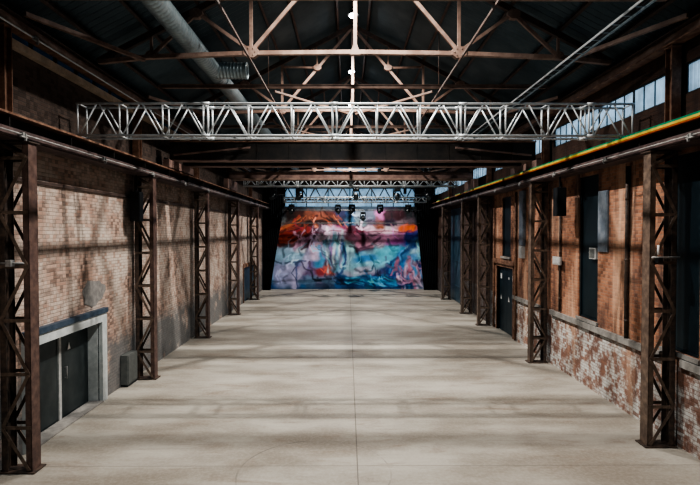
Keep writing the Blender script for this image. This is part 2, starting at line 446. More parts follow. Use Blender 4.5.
L(MB().box(-WX-.36, -WX-.335, D_GREY[0], D_GREY[1], 0, 2.12).build('leak_backing', M['black'], d))  # backing sheet added behind the leaves to stop daylight leaking through
d = thing('door_2', 'navy folding door with white arrow stickers between two rusty columns', 'door', (WX, 22.1, 0), kind='structure')
n = 4; wdt = (D_NAVY[1]-D_NAVY[0]-.08)/n
for i in range(n):
    a = D_NAVY[0]+.04+i*wdt; b = a+wdt-.02
    lf = L(MB().box(WX+.10, WX+.15, a, b, .03, 2.86).build('door_leaf', M['navy'], d))
    q = MB()
    for y in (a+.04, b-.04): q.box(WX+.078, WX+.099, y-.04, y+.04, .04, 2.85)
    for z in (.09, 1.28, 2.2, 2.8): q.box(WX+.08, WX+.099, a+.08, b-.08, z-.05, z+.05)
    q.build('leaf_frame', M['navy'], lf).matrix_parent_inverse = Matrix.Translation(d.location).inverted()
    c = (a+b)/2
    if i in (0, 1, 3):
        L(MB().poly([(WX+.095,c-.1,1.42),(WX+.095,c+.1,1.42),(WX+.095,c+.02,1.66)]).build('arrow_sticker', M['white'], d))
    if i in (0, 3): L(MB().poly([(WX+.095,c-.1,2.36),(WX+.095,c+.1,2.36),(WX+.095,c+.1,2.60),(WX+.095,c-.1,2.60)]).build('square_sticker', M['white'], d))
    if i == 1: L(MB().poly([(WX+.095,c-.05,2.40),(WX+.095,c+.05,2.40),(WX+.095,c+.05,2.5),(WX+.095,c-.05,2.5)]).build('square_sticker', M['white'], d))
q = MB(); q.box(WX-.03, WX+.18, D_NAVY[0]-.10, D_NAVY[0], 0, 2.92); q.box(WX-.03, WX+.18, D_NAVY[1], D_NAVY[1]+.10, 0, 2.92)
q.box(WX-.03, WX+.18, D_NAVY[0]-.10, D_NAVY[1]+.10, 2.925, 3.05)
L(q.build('door_frame', M['rust'], d))
L(MB().box(WX-.10, WX-.035, D_NAVY[0]-.3, D_NAVY[1]+.4, 3.06, 3.26).build('lintel', M['rust'], d))

L(MB().box(WX+.16, WX+.18, D_NAVY[0], D_NAVY[1], 0, 2.92).build('leak_backing', M['navy'], d))  # added sheet, blocks sky light in the gaps round the folding leaves
d = thing('door_3', 'tall blue sheet sliding door near the stage', 'door', (WX, 32.8, 0), kind='structure')
n = 5; wdt = (D_BLUE[1]-D_BLUE[0])/n
for i in range(n):
    a = D_BLUE[0]+i*wdt
    L(MB().box(WX+.06, WX+.11, a+.01, a+wdt-.01, .02, 5.98).build('door_leaf', M['bluedoor'], d))
q = MB()
for z in (1.0, 2.6, 4.2): q.box(WX+.03, WX+.059, D_BLUE[0], D_BLUE[1], z-.05, z+.05)
L(q.build('ledge_rail', M['bluedoor'], d))
L(MB().box(WX+.12, WX+.14, D_BLUE[0], D_BLUE[1], 0, 6.0).build('leak_backing', M['black'], d))  # added behind the sliding leaves, closes the slits to the sky
d = thing('door_4', 'low dark blue door between the last two columns of the whitewashed side', 'door', (-WX, 33.5, 0), kind='structure')
for i in range(2):
    a = D_LFAR[0]+i*1.9; L(MB().box(-WX-.10, -WX-.06, a+.02, a+1.88, .02, 2.16).build('door_leaf', M['bluedoor'], d))
q = MB(); q.box(-WX-.02, -WX+.06, D_LFAR[0]-.08, D_LFAR[1]+.08, 2.2, 2.45); q.box(-WX-.02, -WX+.06, D_LFAR[0]-.08, D_LFAR[0], 0, 2.2); q.box(-WX-.02, -WX+.06, D_LFAR[1], D_LFAR[1]+.08, 0, 2.2)
L(q.build('door_frame', M['rust'], d))

L(MB().box(-WX-.14, -WX-.11, D_LFAR[0], D_LFAR[1], 0, 2.2).build('leak_backing', M['black'], d))  # added sheet that keeps sky light out of the leaf gaps
# ledges (trim) and a dark shadow-edge strip
tn = [0]
def trim(m, mat, label):
    tn[0] += 1; o = m.build(f'trim_{tn[0]}', mat); return tag(o, label, 'ledge', None, 'structure')
m = MB()
for a, b in ((8.0,10.30),(10.98,17.0),(17.4,20.85)):
    m.box(WX-.09, WX-.002, a, b, 1.70, 1.86)
trim(m, M['insul'], 'grey plaster ledge on top of the whitewashed dado')
trim(MB().box(-WX+.002, -WX+.14, 3, 40.5, 8.06, 8.21), M['ledge'], 'pale brick ledge under the dark strip windows')
trim(MB().box(-WX+.002, -WX+.05, 3, 38, 5.50, 5.57), M['truss_dark'], 'thin dark strip imitating the edge of the runway girder shadow on the whitewashed wall')  # dark strip put where the girder's cast shadow ends on the brick
# cement patch
a = MB(); pts = []
for i in range(18):
    an = 2*math.pi*i/18; r = .33+.03*math.sin(3*an+1)+.03*math.sin(7*an)
    pts.append((-WX+.012, 13.0+r*1.75*math.cos(an), 2.92+r*math.sin(an)))
a.poly(pts)
trim(a, M['cement'], 'rough grey cement patch on the brick above the double door')['category'] = 'patch'

# ------------------------------------------------------------------ laced columns
COLH = 6.14
def make_column(sx, mat, name='steel_column'):
    root = thing(name, '', 'column')
    def X(v): return sx*v
    def post(x0, x1, openside):
        m = MB(); t = .014
        web = (x0, x0+t) if openside > 0 else (x1-t, x1)
        m.box(X(web[0]), X(web[1]), 0, .27, .03, COLH)
        m.box(X(x0), X(x1), 0, t, .03, COLH); m.box(X(x0), X(x1), .27-t, .27, .03, COLH)
        return m
    post(0, .11, 1).build('inner_post', mat, root)
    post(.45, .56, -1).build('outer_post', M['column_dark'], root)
    zs = [0.03, .85] + [.85+1.0*i for i in range(1, 6)] + [COLH]
    for z in zs[1:-1]:
        for y in (-.007, .277): MB().box(X(.01), X(.55), y-.006, y+.006, z-.032, z+.032).build('lacing_strut', M['lacing'], root)
    for i, (a, b) in enumerate(zip(zs[:-1], zs[1:])):
        for y, fl in ((-.019, 0), (.289, 0)):
            p = ((.04 if (i+fl) % 2 == 0 else .52), a+.02); q = ((.52 if (i+fl) % 2 == 0 else .04), b-.02)
            MB().bar((X(p[0]), y, p[1]), (X(q[0]), y, q[1]), .011, .062, up=(0,0,1)).build('lacing_bar', M['lacing'], root)
    MB().box(X(-.07), X(.60), -.05, .32, .002, .03).build('base_plate', M['column_dark'], root)
    MB().box(X(-.04), X(.60), -.04, .31, COLH, COLH+.025).build('cap_plate', M['column_dark'], root)
    return root
llab = ['rust brown laced steel column at the near end of the whitewashed wall', 'laced steel column beside the grey electrical cabinet',
        'third laced steel column along the whitewashed wall', 'fourth laced steel column along the whitewashed wall', 'last laced steel column along the whitewashed wall before the curtain']
rlab = ['laced rusty steel column nearest the viewer on the orange brick side', 'laced steel column just before the navy folding door',
        'laced steel column just beyond the navy folding door', 'fourth laced steel column of the orange brick side before the blue door', 'last laced steel column of the orange brick side beside the blue door']
pl = make_column(-1, M['column'])
for i, y in enumerate(LCOL):
    o = pl if i == 0 else copy_tree(pl)
    o.location = (-6.06, y, 0); o['label'] = llab[i]; o['group'] = 'laced columns along the whitewashed wall'
pr = make_column(1, M['lacing'])
for i, y in enumerate(RCOL):
    o = pr if i == 0 else copy_tree(pr)
    o.location = (6.06, y, 0); o['label'] = rlab[i]; o['group'] = 'laced columns along the orange brick wall'

# ------------------------------------------------------------------ crane runway girders
def runway(sx, label):
    r = thing('runway_girder', label, 'girder', group='crane runway girders')
    MB().box(sx*6.13, sx*6.63, 2, 38.35, 6.575, 6.615).build('top_flange', M['rust'], r)
    MB().box(sx*6.34, sx*6.37, 2, 38.35, 6.205, 6.574).build('web', M['girder'], r)
    MB().box(sx*6.16, sx*6.58, 2, 38.35, 6.172, 6.204).build('bottom_flange', M['channel'], r)
    c = MB(); c.box(sx*6.09, sx*6.105, 2, 38.35, 6.20, 6.335); c.box(sx*6.105, sx*6.16, 2, 38.35, 6.32, 6.335); c.box(sx*6.105, sx*6.16, 2, 38.35, 6.20, 6.204)
    c.build('edge_channel', M['channel'], r)
    for k in range(19):
        y = 3+2*k; MB().box(sx*6.18, sx*6.33, y-.008, y+.008, 6.21, 6.57).build('stiffener', M['girder'], r)
    return r
runway(-1, 'rust topped crane runway girder above the whitewashed wall')
runway(1, 'dark crane runway girder carrying the striped conductor bar')
def conduit(sx, x, z, label, r=.015, ys=(2,38.3), clampstep=3.0, off=1.1, name='conduit_rail', mat='pipe'):
    c = thing(name, label, 'pipe')
    MB().tube((sx*x, ys[0], z), (sx*x, ys[1], z), r, 8).build('pipe', M[mat], c)
    y = ys[0]+off
    while y < ys[1]:
        k = MB(); k.box(sx*(x-r-.02), sx*(x+.02), y-.035, y+.035, z-r-.02, z+r+.02); k.tube((sx*(x-.03), y-.1, z-.05), (sx*(x-.03), y+.1, z-.05), .018, 6); k.box(sx*(x-.05), sx*(x-.01), y+.03, y+.06, z-.11, z+.02)
        k.build('pipe_clamp', M['pipe'], c); y += clampstep
    return c
conduit(-1, 6.03, 6.245, 'pale conduit pipe with clamps along the rust topped runway girder')
conduit(1, 6.03, 6.245, 'pale conduit pipe with clamps under the striped conductor bar')
conduit(-1, 6.30, 8.27, 'thin shiny pipe high under the eaves on the duct side', .018, (3,39), 5.93, 1.0, 'eaves_pipe_rail', 'alu')
cb = thing('conductor_rail', 'green, yellow and red striped conductor bar along the runway girder', 'conductor bar')
segs = [(3,20.0),(20.25,24.8),(25.2,27.0),(28.0,29.2),(31.0,32.4),(34.2,35.4)]
for a, b in segs:
    MB().box(6.055, 6.125, a, b, 6.607, 6.647).build('green_bar', M['green'], cb)
    MB().box(6.045, 6.125, a, b, 6.557, 6.606).build('yellow_bar', M['yellow'], cb)
    MB().box(6.055, 6.125, a, b, 6.53, 6.556).build('red_bar', M['red'], cb)

# upper columns on the runway and eave beams
def make_upper(mat):
    r = thing('upper_column', '', 'post')
    m = MB(); m.box(-.10,.10,0,.02,0,1.68); m.box(-.10,.10,.20,.22,0,1.68); m.box(-.015,.015,.02,.20,0,1.68)
    m.build('post', mat, r)
    MB().box(-.12,.12,-.03,.25,1.681,1.70).build('cap_plate', mat, r)
    return r
up = make_upper(M['rust']); first = True
ul = ['near end', 'second', 'third', 'fourth', 'fifth']
for sx, cols, side in ((1, RCOL, 'between the pale clerestory windows'), (-1, LCOL, 'against the dark upper brick')):
    for i, y in enumerate(cols):
        o = up if first else copy_tree(up); first = False
        o.location = (sx*6.57, y+.01, 6.62)
        o['label'] = (f'rusty short post {side}, nearest the viewer' if i == 0 else f'rusty short post {side}, {ul[i]} from the viewer'); o['group'] = 'short posts on the crane runways'
for sx, lab in ((-1,'rust brown eave beam above the dark strip windows'), (1,'rust brown eave beam above the pale clerestory windows')):
    e = thing('eave_beam', lab, 'beam', group='eave beams')
    MB().box(sx*6.42, sx*6.68, 2, 40.6, 8.345, 8.375).build('bottom_flange', M['rust'], e)
    MB().box(sx*6.53, sx*6.56, 2, 40.6, 8.376, 8.58).build('web', M['truss'], e)
    MB().box(sx*6.42, sx*6.68, 2, 40.6, 8.581, 8.61).build('top_flange', M['truss_dark'], e)

# ------------------------------------------------------------------ roof trusses
def rz(x): return 12.0-SL*abs(x)
TR = [6.67+5.93*k for k in range(6)]
def make_truss():
    r = thing('roof_truss', '', 'roof truss')
    B0, B1, B2 = (0,8.95), (2.58,8.92), (5.05,8.83)
    T1, T2 = (2.58,rz(2.58)), (3.93,rz(3.93))
    G = (1.29, 10.46)
    def mem(name, p, q, w=.09, h=.10, mat='truss', y=0):
        return MB().bar((p[0],y,p[1]), (q[0],y,q[1]), w, h, up=(0,0,1) if abs(q[0]-p[0]) > .01 else (1,0,0)).build(name, M[mat], r)
    ch = MB()
    for s in (-1,1):
        for a, b in ((B0,B1),(B1,B2),(B2,(6.36,8.70))):
            ch.bar((s*a[0],0,a[1]), (s*b[0],0,b[1]), .12, .10)
    ch.build('bottom_chord', M['truss'], r)
    mem('king_post', (0,9.0), (0,11.92), .07, .09)
    for s in (-1,1):
        def S(p): return (s*p[0], p[1])
        mem('rafter', (s*.02,11.99), (s*6.36,rz(6.36)), .12, .14, 'truss_dark')
        mem('post', (s*2.58,8.97), (s*2.58,rz(2.58)-.07), .06, .08)
        mem('diagonal', (s*2.56,8.98), (s*.06,11.88), .07, .09)
        mem('diagonal', (s*2.6,8.98), (s*3.9,rz(3.9)-.08), .07, .08)
        mem('diagonal', (s*3.96,rz(3.96)-.08), (s*5.03,8.88), .07, .08)
        mem('short_post', (s*5.05,8.88), (s*5.05,rz(5.05)-.07), .06, .06)
        mem('strut', (s*1.31,10.48), (s*2.55,10.52), .05, .07)
        mem('strut', (s*1.29,10.53), (s*1.32,rz(1.32)-.08), .05, .06)
        for c, rad in ((B1,.20),((1.29,10.46),.15),((T2[0],T2[1]-.1),.17),((B2[0],B2[1]+.02),.13)):
            g = MB(); pts = []
            for i in range(8):
                a = math.pi/8+i*math.pi/4; pts.append((s*c[0]+rad*math.cos(a), c[1]+.02+rad*.75*math.sin(a)))
            n = len(pts); A = [g.bm.verts.new((p[0],-.075,p[1])) for p in pts]; Bv = [g.bm.verts.new((p[0],.075,p[1])) for p in pts]
            g.bm.faces.new(A); g.bm.faces.new(Bv[::-1])
            for i in range(n): g.bm.faces.new((A[i],Bv[i],Bv[(i+1)%n],A[(i+1)%n]))
            for i in range(6):
                a = i*math.pi/3; g.sphere((s*c[0]+rad*.6*math.cos(a),-.078,c[1]+.02+rad*.45*math.sin(a)), .016, 6, 4)
            g.build('gusset_plate', M['truss'], r)
    g = MB(); g._hexa([(-.13,-.07,8.88),(.13,-.07,8.88),(.13,.07,8.88),(-.13,.07,8.88),(-.05,-.07,9.12),(.05,-.07,9.12),(.05,.07,9.12),(-.05,.07,9.12)]); g.build('gusset_plate', M['truss'], r)
    return r
tlab = ['riveted brown roof truss with its chord clear above the long aluminium truss', 'riveted brown roof truss right behind the long aluminium truss, by the first lamp',
        'third riveted roof truss from the viewer, by the second lamp', 'fourth riveted roof truss from the viewer, past the bridge crane', 'farthest riveted roof truss, before the backdrop']
pt = make_truss()
for i, y in enumerate(TR[1:]):
    o = pt if i == 0 else copy_tree(pt)
    o.location = (0, y, 0); o['label'] = tlab[i]; o['group'] = 'riveted roof trusses'
# cross ties half-way between the trusses
TB = [9.65+5.93*k for k in range(0, 6)]
tb = ['along the top edge of the photo', 'just above the long aluminium truss', 'over the bridge crane', 'beyond the bridge crane', 'before the stage', 'over the stage']
def make_tie():
    r = thing('cross_tie', '', 'beam')
    m = MB(); m.box(-5.9,5.9,-.05,.05,8.90,8.915); m.box(-6.0,6.0,-.008,.008,8.916,9.0); m.box(-5.9,5.9,-.05,.05,9.001,9.015)
    m.build('tie_bar', M['truss'], r)
    for s in (-1,1):
        MB().tube((s*2.62,0,9.016),(s*2.62,0,10.715), .012, 6).build('hanger_rod', M['truss'], r)
    return r
pb = make_tie()
for i, y in enumerate(TB):
    o = pb if i == 0 else copy_tree(pb)
    o.location = (0,y,0); o['label'] = f'slim dark cross tie of the roof, {tb[i]}'; o['group'] = 'slim cross ties between the roof trusses'
for s, side in ((-1,'on the duct side'), (1,'on the cable tray side')):
    tag(MB().box(s*2.56, s*2.60, 2, 40.6, 8.70, 8.755).build('tie_rail', M['truss_dark']), f'long thin tie under the truss nodes {side}', 'tie bar', 'long ties under the trusses', 'thing')
# plan bracing
def brace(p, q, label, group, mat='truss', w=.06):
    tag(MB().bar(p, q, w, w).build('wind_brace', M[mat]), label, 'brace', group, 'thing')
for k in range(1, 6):
    yt = TR[k]; ym = yt-2.965
    for s, side in ((-1,'duct side'),(1,'cable tray side')):
        if k >= 2:
            brace((s*.12,yt-.05,8.80),(s*2.45,ym+.12,8.84), f'diagonal roof brace from the middle of {ords[k-1]} truss towards the {side}', 'inner roof braces')
        brace((s*5.2,yt-.1,8.72),(s*6.36,ym+.1,8.66), f'diagonal roof brace from {ords[k-1]} truss to the eaves on the {side}', 'outer roof braces', 'truss', .085)
# purlins
for j, x in enumerate((.55,1.9,2.62,3.9,5.1,6.1)):
    for s, side in ((-1,'duct side'),(1,'cable tray side')):
        z = rz(x)+.155
        tag(MB().bar((s*x,Y0+.02,z),(s*x,Y1-.02,z), .07, .13, up=(s*SL,0,1)).build('purlin', M['truss_dark']), f'dark roof purlin on the {side}, {["first","second","third","fourth","fifth","sixth"][j]} below the ridge', 'purlin', 'roof purlins', 'thing')
tag(MB().box(-.05,.05,Y0+.02,Y1-.02,12.09,12.20).build('ridge_beam', M['truss_dark']), 'dark beam along the ridge of the roof', 'beam', None, 'thing')

# ------------------------------------------------------------------ high-bay lamps (the light)
LAMPS = [5.14+5.93*k for k in range(6)]
LZ = 11.72
lampw = 1.0
def make_lamp():
    r = thing('hanging_lamp', '', 'lamp')
    h = MB(); h.tube((0,0,.02),(0,0,.16), .20, 16, .09); h.tube((0,0,.16),(0,0,.24), .09, 12)
    hs = h.build('housing', M['black'], r)
    MB().tube((0,0,.24),(0,0,.35), .012, 6).build('hanger_rod', M['black'], r)
    MB().sphere((0,0,.0), .13, 16, 8, .55).build('lens', M['bulb'], hs)
    return r
pla = make_lamp()
ll = ['hanging lamp at the ridge nearest the viewer', 'second hanging lamp at the ridge, above the long aluminium truss', 'bright hanging lamp at the ridge, uppermost one in the photo', 'smaller bright hanging lamp under the ridge, second highest in the photo', 'fifth hanging lamp at the ridge, behind the aluminium truss', 'farthest hanging lamp at the ridge']
for i, y in enumerate(LAMPS):
    o = pla if i == 0 else copy_tree(pla)
    o.location = (0,y,LZ); o['label'] = ll[i]; o['group'] = 'high lamps along the ridge'
    li = bpy.data.lights.new('lamp_light','SPOT'); li.energy = 2200*(.9,1.3,1.6,.9,.7,1.7)[i]; li.spot_size = R(138); li.spot_blend = .7
    li.shadow_soft_size = .06; li.color = (1.0,.958,.895)
    lo = bpy.data.objects.new('lamp_light', li); COL.objects.link(lo); lo.location = (0,y,LZ-.12)

# ------------------------------------------------------------------ duct, tray
d = thing('ventilation_duct', 'large galvanised spiral duct with a short side branch', 'duct')
prof = []; y = 3.0; rad = .235
while y < 40:
    prof += [(y,rad),(y+.10,rad),(y+.115,rad+.008),(y+.135,rad+.008)]; y += .15
DX, DZ = -4.16, 9.265
MB().lathe_y((DX,DZ), prof).build('duct_pipe', M['galv'], d)
prof = []; x = DX+.05
while x < -3.22:
    prof += [(x,.235),(x+.07,.235),(x+.08,.245),(x+.095,.245)]; x += .1
prof += [(-3.2,.235),(-3.19,.25),(-3.16,.25),(-3.16,.21),(-3.5,.21)]
b = MB().lathe_x((15.05,DZ), prof).build('branch_duct', M['galv'], d)
for k in range(6):
    y = 9.65+5.93*k+.25
    MB().lathe_y((DX,DZ), [(y,rad+.012),(y,rad+.018),(y+.05,rad+.018),(y+.05,rad+.012)]).build('hanger_strap', M['galv'], d)
    MB().tube((DX,y+.025,DZ+rad+.015),(DX,y+.025,rz(DX)+.05), .008, 6).build('hanger_rod', M['truss'], d)
t = thing('cable_tray_rail', 'shiny cable ladder tray hanging high along the clerestory side', 'cable tray')
for x, mm in ((5.02,'alu'), (5.25,'galv')): MB().box(x-.012, x+.012, 3, 40, 8.575, 8.615).build('side_rail', M[mm], t)
for k in range(92): MB().box(5.033, 5.237, 3.2+.4*k, 3.225+.4*k, 8.58, 8.592).build('rung', M['galv'], t)
cbm = MB()
for x in (5.08,5.12,5.17): cbm.tube((x,3.1,8.605),(x,39.9,8.605), .017, 6)
cbm.build('cable', M['black'], t)

# ------------------------------------------------------------------ bridge cranes
def igirder(m, y0, y1, z0, z1, hx, t=.03):
    c = (y0+y1)/2
    m.box(-hx, hx, y0, y1, z0, z0+t); m.box(-hx, hx, y0, y1, z1-t, z1); m.box(-hx, hx, c-.012-.12, c-.12+.012, z0+t, z1-t); m.box(-hx, hx, c+.12-.012, c+.12+.012, z0+t, z1-t)
c = thing('bridge_crane', 'wide dark bridge crane with two plate girders behind the aluminium truss', 'crane')
for a, b in ((17.3,17.75),(18.75,19.2)):
    g = MB().box(-6.3,6.3,a+.08,b-.08,6.955,7.565).build('crane_girder', M['girder'], c)
    MB().box(-6.3,6.3,a,b,7.566,7.60).build('top_flange', M['rust'], c)
    MB().box(-6.3,6.3,a,b,6.92,6.954).build('bottom_flange', M['crane_brown'], c)
    for k in range(11): MB().box(-5.5+1.1*k-.008,-5.5+1.1*k+.008,a+.03,a+.079,6.955,7.565).build('stiffener', M['girder'], c)
MB().box(-6.2,6.2,18.0,18.7,7.48,7.52).build('walkway', M['girder'], c)
for s in (-1,1):
    MB().box(s*6.15,s*6.36,16.9,19.6,6.66,6.915).build('end_carriage', M['crane_brown'], c)
    MB().bar((s*3.5,17.2,7.36),(s*6.1,17.2,7.10), .05,.06).build('knee_brace', M['crane_brown'], c)
    for y in (17.15,19.35):
        MB().tube((s*6.22,y,6.74),(s*6.29,y,6.74), .12, 14).build('wheel', M['girder'], c)
c = thing('bridge_crane', 'brown bridge crane beam farther back above the stage truss', 'crane')
MB().box(-6.3,6.3,26.1,26.4,7.24,7.56).build('crane_girder', M['crane_brown'], c)
MB().box(-6.3,6.3,26.0,26.5,7.561,7.59).build('top_flange', M['girder'], c)
MB().box(-6.3,6.3,25.95,26.55,7.16,7.239).build('bottom_flange', M['truss'], c)
for s in (-1,1):
    MB().box(s*6.15,s*6.36,25.2,27.3,6.66,7.155).build('end_carriage', M['crane_brown'], c)

# ------------------------------------------------------------------ aluminium box trusses
def box_truss(label, hx, y0, y1, z0, z1, panels, joints, r=.027, rd=.018, chain=None, x0=None):
    t = thing('box_truss', label, 'truss')
    xa = -hx if x0 is None else x0
    L_ = hx-xa; w = L_/panels
    for y in (y0,y1):
        for z in (z0,z1): MB().tube((xa,y,z),(hx,y,z), r, 10).build('chord', M['alu'], t)
    for i in range(panels+1):
        x = xa+w*i
        offs = (-.05,.05) if i in joints else ((.03 if i == 0 else -.03 if i == panels else 0),)
        for o in offs:
            for y in (y0,y1): MB().tube((x+o,y,z0+r*.6),(x+o,y,z1-r*.6), rd*(1.15), 8).build('upright', M['alu'], t)
        for z in (z0,z1): MB().tube((x+offs[0],y0+r*.6,z),(x+offs[0],y1-r*.6,z), rd, 6).build('cross_bar', M['alu'], t)
        if i in joints:
            for y in (y0,y1):
                for z in (z0,z1): MB().tube((x-.09,y,z),(x+.09,y,z), r*1.35, 10).build('joint_sleeve', M['alu'], t)
        if i < panels:
            xm = x+w/2
            for y in (y0,y1):
                MB().tube((x+.07,y,z0+r*.6),(xm-.03,y,z1-r*.6), rd, 8).build('diagonal', M['alu'], t)
                MB().tube((xm+.03,y,z1-r*.6),(x+w-.07,y,z0+r*.6), rd, 8).build('diagonal', M['alu'], t)
    if chain:
        for x in chain:
            MB().tube((x,(y0+y1)/2,z1),(x,(y0+y1)/2,8.88), .012, 6).build('hanging_chain', M['black'], t)
            MB().box(x-.10,x+.10,(y0+y1)/2-.09,(y0+y1)/2+.09,z1+.25,z1+.62).build('chain_hoist', M['black'], t)
    return t
box_truss('long aluminium box truss spanning the hall on the runway girders', 6.34, 11.5, 11.9, 6.683, 7.405, 13, (3,6,9,12))
box_truss('aluminium lighting truss before the stage under the brown crane beam', 6.0, 28.1, 28.5, 7.04, 7.40, 16, (4,8,12), .042, .02, (-4.2,1.6,4.2))
box_truss('lower aluminium lighting truss right in front of the painted backdrop', 5.3, 34.8, 35.15, 6.52, 6.86, 14, (4,8,11), .036, .019, (-3.6,3.8), -4.6)

g = thing('lattice_girder', 'dark lattice girder across the pale window band above the backdrop', 'girder')
for z in (7.02, 8.02): MB().box(-6.6,6.6,40.0,40.12,z-.06,z+.06).build('chord', M['girder'], g)
for i in range(12):
    x = -6.6+1.1*i
    MB().bar((x+.05,40.06,7.09),(x+.52,40.06,7.95), .06,.09).build('lattice_bar', M['girder'], g)
    MB().bar((x+.58,40.06,7.95),(x+1.05,40.06,7.09), .06,.09).build('lattice_bar', M['girder'], g)
for sx in (-1,1): MB().box(sx*6.62,sx*6.74,39.95,40.17,6.9,8.1).build('mount_plate', M['girder'], g)
# pipes below the far truss
for z, y, lab in ((6.05, 36.6, 'upper thin lighting pipe in front of the backdrop'), (5.12, 37.4, 'lower thin lighting pipe in front of the backdrop')):
    p = thing('lighting_bar', lab, 'pipe')
    MB().tube((-4.9,y,z),(5.2,y,z), .025, 8).build('pipe', M['pipe'], p)
    for x in (-4,0,4): MB().tube((x,y,z+.02),(x,y,8.75), .008, 6).build('hanger_wire', M['black'], p)

# ------------------------------------------------------------------ stage lights
def make_head():
    r = thing('moving_head_light', '', 'stage light')
    MB().tube((0,0,0),(0,0,-.10), .02, 8).build('hanger_clamp', M['black'], r)
    MB().box(-.18,.18,-.14,.14,-.24,-.10).build('base', M['black'], r, bevel=.02)
    y = MB(); y.box(-.21,-.16,-.06,.06,-.62,-.22); y.box(.16,.21,-.06,.06,-.62,-.22); y.box(-.21,.21,-.06,.06,-.26,-.241)
    y.build('yoke', M['black'], r)
    h = MB(); h.tube((0,.14,-.46),(0,-.20,-.66), .145, 14, .13); h.sphere((0,.12,-.47), .145, 12, 8)
    hd = h.build('head', M['black'], r)
    MB().tube((0,-.201,-.661),(0,-.215,-.668), .11, 14).build('lens', M['frame_dark'], hd)
    return r
ph = make_head()
heads = [(292,200,34.97,'above the orange corner of the backdrop'),(300,187.5,28.3,'hung on the nearer lighting truss above the orange corner'),(338,200,34.97,'left of the middle of the far lighting truss'),
         (352,200,34.97,'in the middle of the far lighting truss'),(363,207,36.6,'just right of the backdrop centre on the thin pipe'),(397,187.5,28.3,'hung on the nearer lighting truss towards the cable tray side'),
         (408,200,34.97,'above the pink corner of the backdrop'),(356,187.5,28.3,'under the middle of the nearer lighting truss'),(274,187.5,28.3,'in front of the curtain beside the whitewashed wall'),(428,187.5,28.3,'in front of the curtain on the blue door side'),
         (380,200,34.97,'above the pale pink part of the backdrop')]
for i, (px, py, D, lab) in enumerate(heads):
    o = ph if i == 0 else copy_tree(ph)
    z = {28.3:6.985, 34.97:6.475, 36.6:6.02}[D]
    yy = {28.3:28.1, 34.97:34.8, 36.6:36.6}[D]
    o.location = (ux(px,D), yy, z); o['label'] = f'black moving head stage light {lab}'; o['group'] = 'stage lights'
    o.rotation_euler = (0,0,R(random.uniform(-30,30)))
pj = thing('hanging_projector', 'black projector on top of the nearer lighting truss', 'projector')
x = ux(354,28.3)
MB().box(x-.30,x+.30,28.16,28.44,7.44,7.62).build('body', M['black'], pj, bevel=.03)
MB().tube((x,28.16,7.53),(x,28.06,7.53), .07, 12).build('lens', M['frame_dark'], pj)
q = MB(); q.bar((x-.36,28.3,7.44),(x-.30,28.3,7.78), .03,.03); q.bar((x+.36,28.3,7.44),(x+.30,28.3,7.78), .03,.03); q.bar((x-.31,28.3,7.78),(x+.31,28.3,7.78), .04,.04)
q.build('mount_frame', M['black'], pj)

# ------------------------------------------------------------------ curtains and backdrop
def curtain(name, fn, label, flip):
    vs, fs = [], []; NU, NV = 72, 24
    for j in range(NV+1):
        v = j/NV
        for i in range(NU+1):
            u = i/NU; x = fn(u, v)
            vs.append((x, 38.55+.07*math.sin(u*2*math.pi*9+.4*math.sin(3*v))*(1-.3*v), .01+7.25*v))
    for j in range(NV):
        for i in range(NU):
            a = j*(NU+1)+i; fs.append((a,a+1,a+NU+2,a+NU+1))
    me = bpy.data.meshes.new(name); me.from_pydata(vs, [], fs); me.materials.append(M['cloth'])
    for p in me.polygons: p.use_smooth = True
    o = bpy.data.objects.new(name, me); COL.objects.link(o)
    return tag(o, label, 'curtain', 'black stage curtains', 'thing')
curtain('stage_curtain', lambda u,v: -6.68+u*(.58+.95*min(1,v*1.25)**1.1), 'black stage curtain next to the whitewashed wall', 0)
curtain('stage_curtain', lambda u,v: 6.68-u*(1.0+.62*min(1,v*1.25)), 'black stage curtain next to the blue door side', 1)
for s, xa, xb, lab in ((-1,-6.7,-4.9,'black curtain track at the whitewashed side'), (1,4.9,6.7,'black curtain track at the blue door side')):
    tag(MB().tube((xa,38.55,7.30),(xb,38.55,7.30), .03, 8).build('curtain_rail', M['black']), lab, 'rail', None, 'thing')

